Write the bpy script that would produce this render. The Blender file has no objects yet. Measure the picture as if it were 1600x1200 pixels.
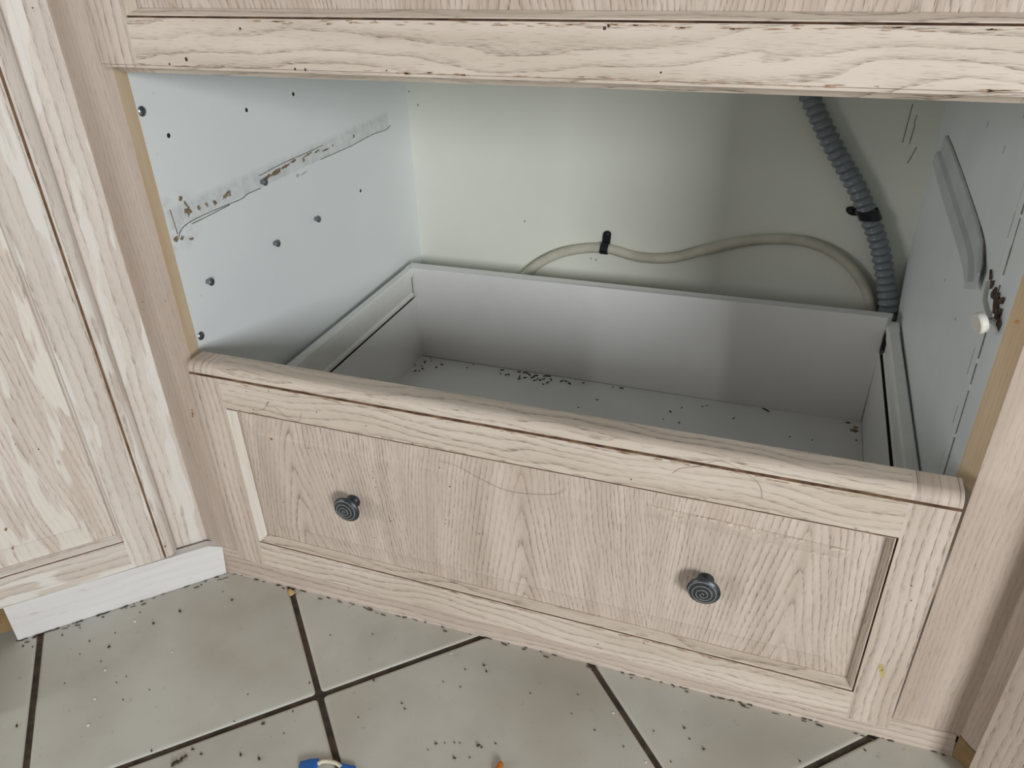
import bpy, bmesh, math, random
from mathutils import Vector, Matrix

random.seed(7)
C = bpy.context.scene.collection
R = math.radians

# ------------------------------------------------------------------ camera, world, light, exposure
CAM = Vector((0.6081, -0.6134, 0.7560))
PIT, YAW, ROL, FPX = R(-30.6079), R(19.6888), R(-1.7155), 1210.0
_f = Vector((-math.sin(YAW) * math.cos(PIT), math.cos(YAW) * math.cos(PIT), math.sin(PIT)))
_r = Vector((math.cos(YAW), math.sin(YAW), 0.0))
_u = _r.cross(_f)
_r2 = _r * math.cos(ROL) + _u * math.sin(ROL)
_u2 = -_r * math.sin(ROL) + _u * math.cos(ROL)
cd = bpy.data.cameras.new('camera')
cd.sensor_width = 36.0
cd.lens = FPX / 1600.0 * 36.0
cd.clip_start = 0.01
cam = bpy.data.objects.new('camera', cd)
cam.matrix_world = Matrix(((_r2.x, _u2.x, -_f.x, CAM.x), (_r2.y, _u2.y, -_f.y, CAM.y), (_r2.z, _u2.z, -_f.z, CAM.z), (0, 0, 0, 1)))
C.objects.link(cam)
bpy.context.scene.camera = cam

w = bpy.data.worlds.new('room_light')
bpy.context.scene.world = w
w.use_nodes = True
w.node_tree.nodes['Background'].inputs[0].default_value = (1.0, 0.97, 0.93, 1)
w.node_tree.nodes['Background'].inputs[1].default_value = 0.20

# daylight from a window to the right behind the photographer
ld = bpy.data.lights.new('daylight', 'AREA')
ld.shape = 'RECTANGLE'; ld.size = 0.85; ld.size_y = 0.70
ld.energy = 73.0
ld.color = (0.955, 0.98, 1.0)
lo = bpy.data.objects.new('daylight', ld)
C.objects.link(lo)
_az = R(38.5)
lo.location = Vector((0.4 + 3.1 * math.sin(_az), -3.1 * math.cos(_az), 1.15))
lo.rotation_euler = (Vector((0.4, 0.1, 0.45)) - lo.location).to_track_quat('-Z', 'Y').to_euler()

# weaker daylight from the far side of the room, on the left
l2 = bpy.data.lights.new('daylight', 'AREA')
l2.shape = 'RECTANGLE'; l2.size = 0.8; l2.size_y = 0.8
l2.energy = 23.0
l2.color = (0.98, 0.985, 1.0)
lo2 = bpy.data.objects.new('daylight', l2)
C.objects.link(lo2)
_a2 = R(-50)
lo2.location = Vector((0.5 + 3.4 * math.sin(_a2), -3.4 * math.cos(_a2), 1.15))
lo2.rotation_euler = (Vector((0.5, 0.1, 0.45)) - lo2.location).to_track_quat('-Z', 'Y').to_euler()

vs = bpy.context.scene.view_settings
vs.view_transform = 'Standard'; vs.look = 'None'; vs.gamma = 1.0
vs.use_curve_mapping = False
vs.exposure = 0.0

# ------------------------------------------------------------------ materials
def newmat(name):
    m = bpy.data.materials.new(name); m.use_nodes = True
    nt = m.node_tree
    return m, nt, nt.nodes['Principled BSDF']

class NB:
    """tiny node builder"""
    def __init__(s, nt): s.nt = nt
    def n(s, t, **k):
        x = s.nt.nodes.new(t)
        for a, b in k.items(): setattr(x, a, b)
        return x
    def put(s, sock, v):
        if isinstance(v, bpy.types.NodeSocket): s.nt.links.new(v, sock)
        else: sock.default_value = v
    def m(s, op, a, b=0.0, c=None, clamp=False):
        x = s.n('ShaderNodeMath', operation=op, use_clamp=clamp)
        s.put(x.inputs[0], a); s.put(x.inputs[1], b)
        if c is not None: s.put(x.inputs[2], c)
        return x.outputs[0]
    def vec(s, x, y, z=0.0):
        c = s.n('ShaderNodeCombineXYZ')
        for i, v in enumerate((x, y, z)): s.put(c.inputs[i], v)
        return c.outputs[0]
    def noise(s, v, scale=1.0, detail=2.0, rough=0.5):
        x = s.n('ShaderNodeTexNoise')
        s.put(x.inputs['Vector'], v); x.inputs['Scale'].default_value = scale
        x.inputs['Detail'].default_value = detail; x.inputs['Roughness'].default_value = rough
        return x.outputs[0]
    def step(s, v, a, b):
        x = s.n('ShaderNodeMapRange', interpolation_type='SMOOTHSTEP')
        s.put(x.inputs[0], v); s.put(x.inputs[1], a); s.put(x.inputs[2], b)
        return x.outputs[0]
    def mix(s, f, a, b):
        x = s.n('ShaderNodeMix', data_type='RGBA')
        s.put(x.inputs[0], f); s.put(x.inputs[6], a); s.put(x.inputs[7], b)
        return x.outputs[2]
    def bump(s, h, strength, dist, bsdf):
        x = s.n('ShaderNodeBump'); x.inputs['Strength'].default_value = strength; x.inputs['Distance'].default_value = dist
        s.put(x.inputs['Height'], h); s.nt.links.new(x.outputs[0], bsdf.inputs['Normal'])

def srgb(r, g, b):
    f = lambda c: (c / 255 / 12.92) if c <= 10 else ((c / 255 + 0.055) / 1.055) ** 2.4
    return (f(r), f(g), f(b), 1.0)

def wood(name, light, mid, dark, seed=0.0, cathedral=None, freq=95.0, strength=0.75, warp=0.010, tick=0.5, rough=0.5, patch=None):
    """oak seen along its grain: u runs with the grain (metres), v across it"""
    m, nt, bs = newmat(name); b = NB(nt)
    uv = b.n('ShaderNodeUVMap'); sep = b.n('ShaderNodeSeparateXYZ'); nt.links.new(uv.outputs[0], sep.inputs[0])
    u, v = sep.outputs[0], sep.outputs[1]
    w1 = b.noise(b.vec(b.m('MULTIPLY', u, 5.0), b.m('MULTIPLY', v, 14.0), seed), 1.0, 2.0)
    w1 = b.m('SUBTRACT', w1, 0.5)
    w2 = b.m('SUBTRACT', b.noise(b.vec(b.m('MULTIPLY', u, 45.0), b.m('MULTIPLY', v, 260.0), seed + 3), 1.0, 1.0), 0.5)
    vv = b.m('ADD', v, b.m('MULTIPLY_ADD', w1, warp * 2, b.m('MULTIPLY', w2, 0.0022)))
    if cathedral:
        c0, half, slope = cathedral
        pp = b.m('PINGPONG', b.m('SUBTRACT', vv, c0), half)
        soft = b.m('SQRT', b.m('MULTIPLY_ADD', pp, pp, 0.00002))
        soft = b.m('MULTIPLY_ADD', b.m('MULTIPLY', pp, pp), 22.0 / slope, soft)
        uu = b.m('ADD', u, b.m('MULTIPLY', w1, 0.05))
        f = b.m('MULTIPLY', b.m('MULTIPLY_ADD', soft, slope, uu), freq / slope)
    else:
        f = b.m('MULTIPLY', vv, freq)
    # uneven ring spacing
    f = b.m('ADD', f, b.m('MULTIPLY', b.noise(b.vec(b.m('MULTIPLY', f, 0.33), seed, 1.0), 1.0, 1.0), 1.5))
    fr = b.m('FRACT', f)
    ring = b.m('POWER', b.m('SUBTRACT', 1.0, fr), 4.0)
    ring = b.m('MULTIPLY', ring, b.step(fr, 0.0, 0.06))
    dash = b.step(b.noise(b.vec(b.m('MULTIPLY', u, 85.0), b.m('MULTIPLY', v, 1100.0), seed + 7), 1.0, 2.0), 0.42, 0.62)
    fine = b.step(b.noise(b.vec(b.m('MULTIPLY', u, 60.0), b.m('MULTIPLY', v, 900.0), seed + 11), 1.0, 1.0), 0.60, 0.72)
    amt = b.noise(b.vec(b.m('MULTIPLY', u, 6.0), b.m('MULTIPLY', v, 30.0), seed + 5), 1.0, 2.0)
    amt = b.step(amt, 0.25, 0.7)
    d = b.m('MULTIPLY', ring, b.m('MULTIPLY_ADD', dash, 0.85, 0.25))
    d = b.m('MULTIPLY', d, b.m('MULTIPLY_ADD', amt, 0.65, 0.40))
    d = b.m('ADD', d, b.m('MULTIPLY', fine, tick * 0.5))
    d = b.m('MULTIPLY', d, strength, clamp=True)
    tone = b.step(b.noise(b.vec(b.m('MULTIPLY', u, 4.0), b.m('MULTIPLY', v, 38.0), seed + 9), 1.0, 3.0), 0.3, 0.7)
    base = b.mix(tone, light, mid)
    if patch:
        pm = b.step(b.noise(b.vec(b.m('MULTIPLY', u, 5.0), b.m('MULTIPLY', vv, 42.0), seed + 21), 1.0, 2.5, 0.6), 0.535, 0.56)
        base = b.mix(pm, base, patch)
        d = b.m('MULTIPLY', d, b.m('MULTIPLY_ADD', pm, -0.75, 1.0))
    # small brown stains
    st = b.step(b.noise(b.vec(b.m('MULTIPLY', u, 28.0), b.m('MULTIPLY', v, 90.0), seed + 13), 1.0, 3.0), 0.68, 0.80)
    col = b.mix(d, base, dark)
    col = b.mix(b.m('MULTIPLY', st, 0.45), col, srgb(150, 116, 82))
    nt.links.new(col, bs.inputs['Base Color'])
    bs.inputs['Roughness'].default_value = rough
    bs.inputs['Specular IOR Level'].default_value = 0.35
    b.bump(b.m('MULTIPLY', d, -1.0), 0.35, 0.0006, bs)
    return m

OAK_L, OAK_M, OAK_D = srgb(209, 195, 182), srgb(191, 175, 160), srgb(98, 79, 63)
M = {}
M['oak'] = wood('pickled_oak', OAK_L, OAK_M, OAK_D, 1.0, freq=120, strength=0.95)
M['oak_panel'] = wood('pickled_oak_flat_sawn', OAK_L, OAK_M, OAK_D, 4.0, cathedral=(0.128, 0.137, 5.0), freq=125, strength=1.0, warp=0.010)
M['oak_rail'] = wood('pickled_oak_wavy', srgb(215, 203, 188), srgb(200, 186, 170), OAK_D, 8.0, freq=92, warp=0.030, strength=1.0)
M['oak_stile'] = wood('pickled_oak_fine', srgb(200, 185, 171), srgb(185, 168, 153), srgb(120, 100, 84), 12.0, freq=210, strength=0.55, tick=0.9)
M['oak_white'] = wood('whitewashed_oak', srgb(222, 213, 203), srgb(208, 196, 184), srgb(118, 102, 88), 17.0, freq=95, strength=0.9, warp=0.010, patch=srgb(226, 221, 213))
M['oak_white_panel'] = wood('whitewashed_oak_panel', srgb(222, 211, 200), srgb(207, 193, 180), srgb(120, 102, 86), 23.0, cathedral=(-0.28, 0.2, 7.0), freq=85, strength=0.9, patch=srgb(226, 219, 209))
M['bleached'] = wood('bleached_oak', srgb(228, 222, 212), srgb(220, 212, 200), srgb(170, 156, 140), 51.0, freq=120, strength=0.4)
M['raw'] = wood('bare_pine', srgb(234, 210, 178), srgb(220, 192, 156), srgb(170, 136, 98), 31.0, freq=260, strength=0.5, warp=0.003, tick=0.2, rough=0.6)
M['white_board'] = wood('white_ash_laminate', srgb(231, 229, 228), srgb(222, 219, 217), srgb(176, 172, 170), 40.0, freq=60, strength=0.3, warp=0.03, tick=0.2, rough=0.45)

def plain(name, col, rough=0.5, metal=0.0, var=0.0, scale=30.0, col2=None, spec=0.5, bump=0.0):
    m, nt, bs = newmat(name); b = NB(nt)
    if var or col2:
        tc = b.n('ShaderNodeTexCoord')
        nz = b.noise(tc.outputs['Object'], scale, 4.0, 0.6)
        c2 = col2 or tuple([c * (1 - var) for c in col[:3]] + [1])
        nt.links.new(b.mix(b.step(nz, 0.35, 0.7), col, c2), bs.inputs['Base Color'])
        if bump: b.bump(nz, bump, 0.001, bs)
    else:
        bs.inputs['Base Color'].default_value = col
    bs.inputs['Roughness'].default_value = rough
    bs.inputs['Metallic'].default_value = metal
    bs.inputs['Specular IOR Level'].default_value = spec
    return m
M['melamine'] = plain('white_melamine', srgb(236, 240, 240), 0.42, var=0.05, scale=9)
M['melamine_warm'] = plain('cream_hardboard', srgb(233, 234, 222), 0.5, var=0.04, scale=5)
M['drawer_white'] = plain('drawer_white_board', srgb(228, 227, 225), 0.4, var=0.05, scale=8)
M['steel_white'] = plain('white_painted_steel', srgb(234, 234, 230), 0.35, var=0.06, scale=25)
M['screw'] = plain('zinc_plated_steel', srgb(150, 155, 158), 0.32, 1.0, var=0.3, scale=300)
M['pewter'] = plain('dark_pewter', srgb(74, 79, 82), 0.38, 0.6, var=0.45, scale=160)
M['pewter_ridge'] = plain('rubbed_pewter', srgb(158, 160, 158), 0.35, 0.2, var=0.3, scale=300)
M['conduit'] = plain('grey_pvc', srgb(128, 133, 136), 0.28, var=0.15, scale=40)
M['cable'] = plain('off_white_pvc', srgb(206, 201, 184), 0.5, var=0.16, scale=28)
M['black'] = plain('black_nylon', srgb(22, 23, 28), 0.45)
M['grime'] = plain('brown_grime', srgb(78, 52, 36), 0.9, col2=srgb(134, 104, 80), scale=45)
M['hole'] = plain('dark_hole', srgb(48, 42, 38), 0.9)  # near-black colour stands in for shade inside holes, slot and gap
M['dropping'] = plain('dark_droppings', srgb(30, 27, 24), 0.8, var=0.4, scale=200)
M['speck'] = plain('brown_speck', srgb(66, 52, 40), 0.8, var=0.3, scale=200)
M['resin'] = plain('orange_resin', srgb(150, 104, 52), 0.35, var=0.4, scale=250)
M['caulk'] = plain('grey_dirt_and_shade', srgb(88, 84, 78), 0.9, col2=srgb(140, 136, 128), scale=120)  # dirt colour, also used for the painted shade above the runner
M['torn'] = plain('torn_chipboard', srgb(150, 130, 102), 0.9, col2=srgb(110, 96, 76), scale=200)
M['torn_dark'] = plain('shaded_torn_chipboard', srgb(62, 50, 38), 0.95, col2=srgb(104, 88, 68), scale=260)  # torn board darkened for the shade in the cavity
M['smudge'] = plain('grey_smudge', srgb(172, 174, 170), 0.8, col2=srgb(206, 211, 210), scale=150)
M['grout'] = plain('dirty_grout', srgb(78, 66, 54), 0.95, col2=srgb(48, 40, 33), scale=60, bump=0.4)
M['crumb'] = plain('dry_crumb', srgb(214, 178, 124), 0.8, var=0.3, scale=400)
M['orange'] = plain('orange_plastic', srgb(200, 112, 22), 0.45, var=0.25, scale=200)
M['blue'] = plain('blue_plastic', srgb(28, 98, 176), 0.35, var=0.15, scale=90)
M['ivory'] = plain('ivory_plastic', srgb(218, 208, 186), 0.5, var=0.1, scale=120)
M['nylon'] = plain('white_nylon', srgb(224, 222, 212), 0.4, var=0.08, scale=90)
M['hair'] = plain('brown_hair', srgb(104, 88, 74), 0.6)
M['pale'] = plain('pale_crumb', srgb(226, 222, 204), 0.3, var=0.15, scale=300)
M['runner_grey'] = plain('scuffed_white_steel', srgb(206, 210, 209), 0.32, col2=srgb(192, 197, 197), scale=14)
M['grime_left'] = plain('door_grime', srgb(150, 120, 94), 0.85, col2=srgb(116, 88, 66), scale=60)
M['yellow'] = plain('yellow_stain', srgb(190, 172, 112), 0.6, var=0.2, scale=200)
M['mess'] = plain('olive_stain', srgb(140, 116, 70), 0.7, var=0.4, scale=300)
M['offcut'] = plain('raw_board', srgb(150, 124, 84), 0.8, var=0.3, scale=30)
M['paint_light'] = plain('bare_white_paint', srgb(236, 230, 220), 0.5, var=0.05, scale=60)

def stained():
    """white board rubbed grey along the strip where the runner used to sit"""
    m, nt, bs = newmat('white_melamine_rubbed'); b = NB(nt)
    tc = b.n('ShaderNodeTexCoord'); sp_ = b.n('ShaderNodeSeparateXYZ'); nt.links.new(tc.outputs['Object'], sp_.inputs[0])
    y, z = sp_.outputs[1], sp_.outputs[2]; P = tc.outputs['Object']
    base = b.mix(b.noise(P, 9.0, 3.0), srgb(236, 240, 240), srgb(229, 234, 235))
    wob = b.m('MULTIPLY', b.m('SUBTRACT', b.noise(P, 60.0, 3.0), 0.5), 0.004)
    zc = b.m('ADD', z, wob)
    low = b.m('MULTIPLY_ADD', y, -0.004, 0.4825)
    band = b.m('MULTIPLY', b.step(zc, low, b.m('ADD', low, 0.002)), b.step(zc, 0.510, 0.500))
    band = b.m('MULTIPLY', band, b.m('MULTIPLY', b.step(y, 0.538, 0.53), b.step(y, 0.022, 0.03)))
    g = b.m('MULTIPLY', band, b.m('MULTIPLY_ADD', b.step(b.noise(P, 85.0, 4.0, 0.7), 0.35, 0.75), 0.27, 0.11))
    e = b.m('MULTIPLY', b.m('MULTIPLY', b.step(y, 0.085, 0.03), b.step(b.m('ABSOLUTE', b.m('SUBTRACT', zc, 0.487)), 0.040, 0.012)), b.step(b.noise(P, 55.0, 4.0, 0.7), 0.42, 0.7))
    g = b.m('MAXIMUM', g, b.m('MULTIPLY', e, 0.5))
    d2 = b.m('MULTIPLY', b.step(b.noise(P, 190.0, 2.0), 0.72, 0.78), b.m('MULTIPLY', b.step(y, 0.16, 0.03), 0.5))
    g = b.m('MAXIMUM', g, d2)
    nt.links.new(b.mix(g, base, srgb(140, 138, 130)), bs.inputs['Base Color'])
    bs.inputs['Roughness'].default_value = 0.42
    return m
M['melamine_rubbed'] = stained()

def tile_mat():
    m, nt, bs = newmat('glazed_tile'); b = NB(nt)
    tc = b.n('ShaderNodeTexCoord'); oi = b.n('ShaderNodeObjectInfo')
    add = b.n('ShaderNodeVectorMath', operation='ADD')
    nt.links.new(tc.outputs['Object'], add.inputs[0]); nt.links.new(oi.outputs['Location'], add.inputs[1])
    P = add.outputs[0]
    n1 = b.step(b.noise(P, 6.0, 4.0, 0.6), 0.35, 0.68)
    col = b.mix(n1, srgb(198, 198, 189), srgb(186, 183, 172))
    n2 = b.step(b.noise(P, 75.0, 3.0, 0.6), 0.64, 0.76)
    col = b.mix(b.m('MULTIPLY', n2, 0.30), col, srgb(120, 110, 96))
    n3 = b.step(b.noise(P, 330.0, 2.0, 0.5), 0.70, 0.76)
    col = b.mix(b.m('MULTIPLY', n3, 0.45), col, srgb(84, 76, 66))
    # foot-worn dirt drifts
    n4 = b.step(b.noise(P, 2.6, 3.0, 0.55), 0.52, 0.75)
    col = b.mix(b.m('MULTIPLY', n4, 0.35), col, srgb(150, 138, 120))
    nt.links.new(col, bs.inputs['Base Color'])
    r = b.m('MULTIPLY_ADD', b.noise(P, 14.0, 3.0), 0.25, 0.26)
    nt.links.new(r, bs.inputs['Roughness'])
    b.bump(b.noise(P, 22.0, 3.0, 0.5), 0.25, 0.0012, bs)
    return m
M['tile'] = tile_mat()

def tape_mat():
    m, nt, bs = newmat('clear_tape'); b = NB(nt)
    bs.inputs['Base Color'].default_value = srgb(246, 234, 220); bs.inputs['Roughness'].default_value = 0.35; bs.inputs['Specular IOR Level'].default_value = 0.3
    tr = b.n('ShaderNodeBsdfTransparent'); mx = b.n('ShaderNodeMixShader')
    tc = b.n('ShaderNodeTexCoord')
    k = b.step(b.noise(tc.outputs['Object'], 140.0, 3.0), 0.52, 0.68)
    nt.links.new(b.m('MULTIPLY_ADD', k, 0.55, 0.16), mx.inputs[0])
    nt.links.new(tr.outputs[0], mx.inputs[1]); nt.links.new(bs.outputs[0], mx.inputs[2])
    nt.links.new(mx.outputs[0], nt.nodes['Material Output'].inputs[0])
    return m
M['tape'] = tape_mat()

# ------------------------------------------------------------------ helpers
AX = {'x': Vector((1, 0, 0)), 'y': Vector((0, 1, 0)), 'z': Vector((0, 0, 1))}

def obj(name, bm, mats, parent=None, grain=None, off=None, smooth=None, shift=None, loc=None, label=None, kind=None):
    bm.normal_update()
    if grain:
        g = AX[grain]; lay = bm.loops.layers.uv.new('UVMap')
        ou, ov = off if off is not None else (random.uniform(0, 9), random.uniform(0, 9))
        for f in bm.faces:
            cand = sorted([a for k, a in AX.items() if k != grain], key=lambda a: abs(a.dot(f.normal)))
            a = cand[0]
            for l in f.loops: l[lay].uv = (l.vert.co.dot(g) + ou, l.vert.co.dot(a) + ov)
    if shift is not None: bmesh.ops.translate(bm, vec=shift, verts=bm.verts)
    me = bpy.data.meshes.new(name); bm.to_mesh(me); bm.free()
    for m in (mats if isinstance(mats, (list, tuple)) else [mats]): me.materials.append(M[m])
    if smooth:
        me.polygons.foreach_set('use_smooth', [True] * len(me.polygons)); me.set_sharp_from_angle(angle=R(smooth))
    o = bpy.data.objects.new(name, me); C.objects.link(o)
    if parent is not None: o.parent = parent
    if loc is not None: o.location = loc
    if label: o['label'] = label
    if kind: o['kind'] = kind
    return o

def empty(name, loc=(0, 0, 0), rot=(0, 0, 0), parent=None):
    o = bpy.data.objects.new(name, None); o.empty_display_size = 0.05
    C.objects.link(o); o.location = loc; o.rotation_euler = rot
    if parent is not None: o.parent = parent
    return o

def tag(o, label, cat, group=None, kind=None):
    o['label'] = label; o['category'] = cat
    if group: o['group'] = group
    if kind: o['kind'] = kind
    return o

def prism(bm, pts, axis, a0, a1, mi=None):
    """closed polygon swept along an axis; pts are the other two coordinates in xyz order; mi: {edge index: material}"""
    def P(p, a):
        if axis == 'x': return (a, p[0], p[1])
        if axis == 'y': return (p[0], a, p[1])
        return (p[0], p[1], a)
    A = [bm.verts.new(P(p, a0)) for p in pts]; B = [bm.verts.new(P(p, a1)) for p in pts]
    n = len(pts); fs = []
    for i in range(n):
        f = bm.faces.new((A[i], A[(i + 1) % n], B[(i + 1) % n], B[i])); fs.append(f)
        if mi and i in mi: f.material_index = mi[i]
    fs.append(bm.faces.new(A)); fs.append(bm.faces.new(B[::-1]))
    bmesh.ops.recalc_face_normals(bm, faces=fs)
    return fs

def box(bm, x0, x1, y0, y1, z0, z1):
    return prism(bm, [(x0, y0), (x1, y0), (x1, y1), (x0, y1)], 'z', z0, z1)

def bevel(bm, w, seg=2, angle=40):
    es = [e for e in bm.edges if len(e.link_faces) == 2 and e.calc_face_angle(0) > R(angle)]
    bmesh.ops.bevel(bm, geom=es, offset=w, segments=seg, profile=0.5, affect='EDGES')

def hexa(bm, p):
    """eight corners: 0-3 bottom ring, 4-7 top ring"""
    v = [bm.verts.new(q) for q in p]
    fs = [bm.faces.new([v[i] for i in ix]) for ix in ((0, 3, 2, 1), (4, 5, 6, 7), (0, 1, 5, 4), (1, 2, 6, 5), (2, 3, 7, 6), (3, 0, 4, 7))]
    bmesh.ops.recalc_face_normals(bm, faces=fs)

def smoothpath(pts, n=8):
    """Catmull-Rom through pts"""
    P = [Vector(p) for p in pts]; out = []
    P = [P[0] * 2 - P[1]] + P + [P[-1] * 2 - P[-2]]
    for i in range(1, len(P) - 2):
        a, b_, c, d = P[i - 1], P[i], P[i + 1], P[i + 2]
        for k in range(n):
            t = k / n
            out.append(0.5 * ((2 * b_) + (c - a) * t + (2 * a - 5 * b_ + 4 * c - d) * t * t + (3 * b_ - a - 3 * c + d) * t ** 3))
    out.append(P[-2]); return out

def tube(bm, path, rad, seg=12, up=None, flat=1.0):
    """swept tube; rad is a number or function of arc length; returns nothing"""
    up = up or Vector((0, 1, 0)); rings = []; s = 0.0
    for i, p in enumerate(path):
        if i: s += (p - path[i - 1]).length
        t = (path[min(i + 1, len(path) - 1)] - path[max(i - 1, 0)]).normalized()
        a = t.cross(up).normalized(); b_ = a.cross(t)
        r = rad(s) if callable(rad) else rad
        rings.append([bm.verts.new(p + a * r * math.cos(2 * math.pi * k / seg) + b_ * r * flat * math.sin(2 * math.pi * k / seg)) for k in range(seg)])
    fs = []
    for A, B in zip(rings, rings[1:]):
        for k in range(seg): fs.append(bm.faces.new((A[k], A[(k + 1) % seg], B[(k + 1) % seg], B[k])))
    fs.append(bm.faces.new(rings[0][::-1])); fs.append(bm.faces.new(rings[-1]))
    bmesh.ops.recalc_face_normals(bm, faces=fs)

def lathe(bm, prof, base, d, seg=24, mi=None):
    """prof: (distance along d, radius)"""
    d = Vector(d).normalized(); a = d.orthogonal().normalized(); b_ = d.cross(a); base = Vector(base)
    rings = [[bm.verts.new(base + d * h + (a * math.cos(2 * math.pi * k / seg) + b_ * math.sin(2 * math.pi * k / seg)) * max(r, 1e-5)) for k in range(seg)] for h, r in prof]
    fs = []
    for i, (A, B) in enumerate(zip(rings, rings[1:])):
        for k in range(seg):
            f = bm.faces.new((A[k], A[(k + 1) % seg], B[(k + 1) % seg], B[k])); fs.append(f)
            if mi and i in mi: f.material_index = mi[i]
    fs.append(bm.faces.new(rings[0][::-1])); fs.append(bm.faces.new(rings[-1]))
    bmesh.ops.recalc_face_normals(bm, faces=fs)

def at(px, py, axis, val):
    """the point of the plane {axis = val} that the photograph shows at a pixel (1600x1200)"""
    d = _f + _r2 * ((px - 800) / FPX) - _u2 * ((py - 600) / FPX)
    if isinstance(axis, Vector): return CAM + d * ((val - CAM.dot(axis)) / d.dot(axis))
    return CAM + d * ((val - CAM[axis]) / d[axis])

# ------------------------------------------------------------------ floor and tiles
S, TH = 0.30411, R(42.695); U0, V0 = 0.04714, -0.23059
bm = bmesh.new(); box(bm, -2.2, 3.2, -3.2, 1.0, -0.03, -0.0022)
floor = obj('floor', bm, 'grout', kind='structure')
ta = Vector((math.cos(TH), math.sin(TH), 0)); tb = Vector((-math.sin(TH), math.cos(TH), 0))
def tile_mesh(g=0.0070):
    bm = bmesh.new(); h = (S - g) / 2
    rings = []
    for ins, z in ((0, -0.0022), (0, -0.0016), (0.0007, -0.0007), (0.002, -0.0002), (0.004, 0.0)):
        q = h - ins; rc = 0.004 - min(ins, 0.003)
        ring = []
        for sx, sy in ((1, 1), (-1, 1), (-1, -1), (1, -1)):
            for k in range(3):
                a0 = {(1, 1): 0, (-1, 1): 90, (-1, -1): 180, (1, -1): 270}[(sx, sy)] + 45 * k
                ring.append(bm.verts.new((sx * (q - rc) + rc * math.cos(R(a0)), sy * (q - rc) + rc * math.sin(R(a0)), z)))
        rings.append(ring)
    for A, B in zip(rings, rings[1:]):
        for k in range(12): bm.faces.new((A[k], A[(k + 1) % 12], B[(k + 1) % 12], B[k]))
    bm.faces.new(rings[-1])
    bm.normal_update()
    return bm
t0 = obj('tile', tile_mesh(), 'tile', floor, smooth=60)
first = True
for i in range(-5, 5):
    for j in range(-6, 4):
        c = ta * (U0 + (i + 0.5) * S) + tb * (V0 + (j + 0.5) * S)
        if c.y > 0.28 or c.y < -1.9: continue
        if c.x > 1.0 + 0.35 - min(0, c.y) and c.y > -0.3: continue
        if first: o = t0; first = False
        else: o = t0.copy(); C.objects.link(o)
        o.parent = floor; o.location = c
        o.rotation_euler = (random.uniform(-1, 1) * 0.0012, random.uniform(-1, 1) * 0.0012, TH + random.uniform(-1, 1) * 0.001)

# ------------------------------------------------------------------ framed fronts (stiles, rails, mouldings, raised panel)
RC = 0.0106; MW = 0.0066
def bead_profile(c, e, t, sgn):
    """front edge seen in section: coordinate along the face (a) and depth (y); crease at c, outer edge at e; y from 0 to t"""
    s = 1 if e > c else -1
    r = abs(e - c) - 0.0006
    pts = [(c - s * 0.0016, 0.0), (c, 0.0022), (c + s * 0.0011, 0.0007)]
    cy = r
    for k in range(1, 7):
        a = math.pi / 2 * k / 6
        pts.append((c + s * 0.0011 + (r - 0.0005) * math.sin(a), 0.0002 + r * 0.92 * (1 - math.cos(a))))
    pts.append((e, t))
    return pts

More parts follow.
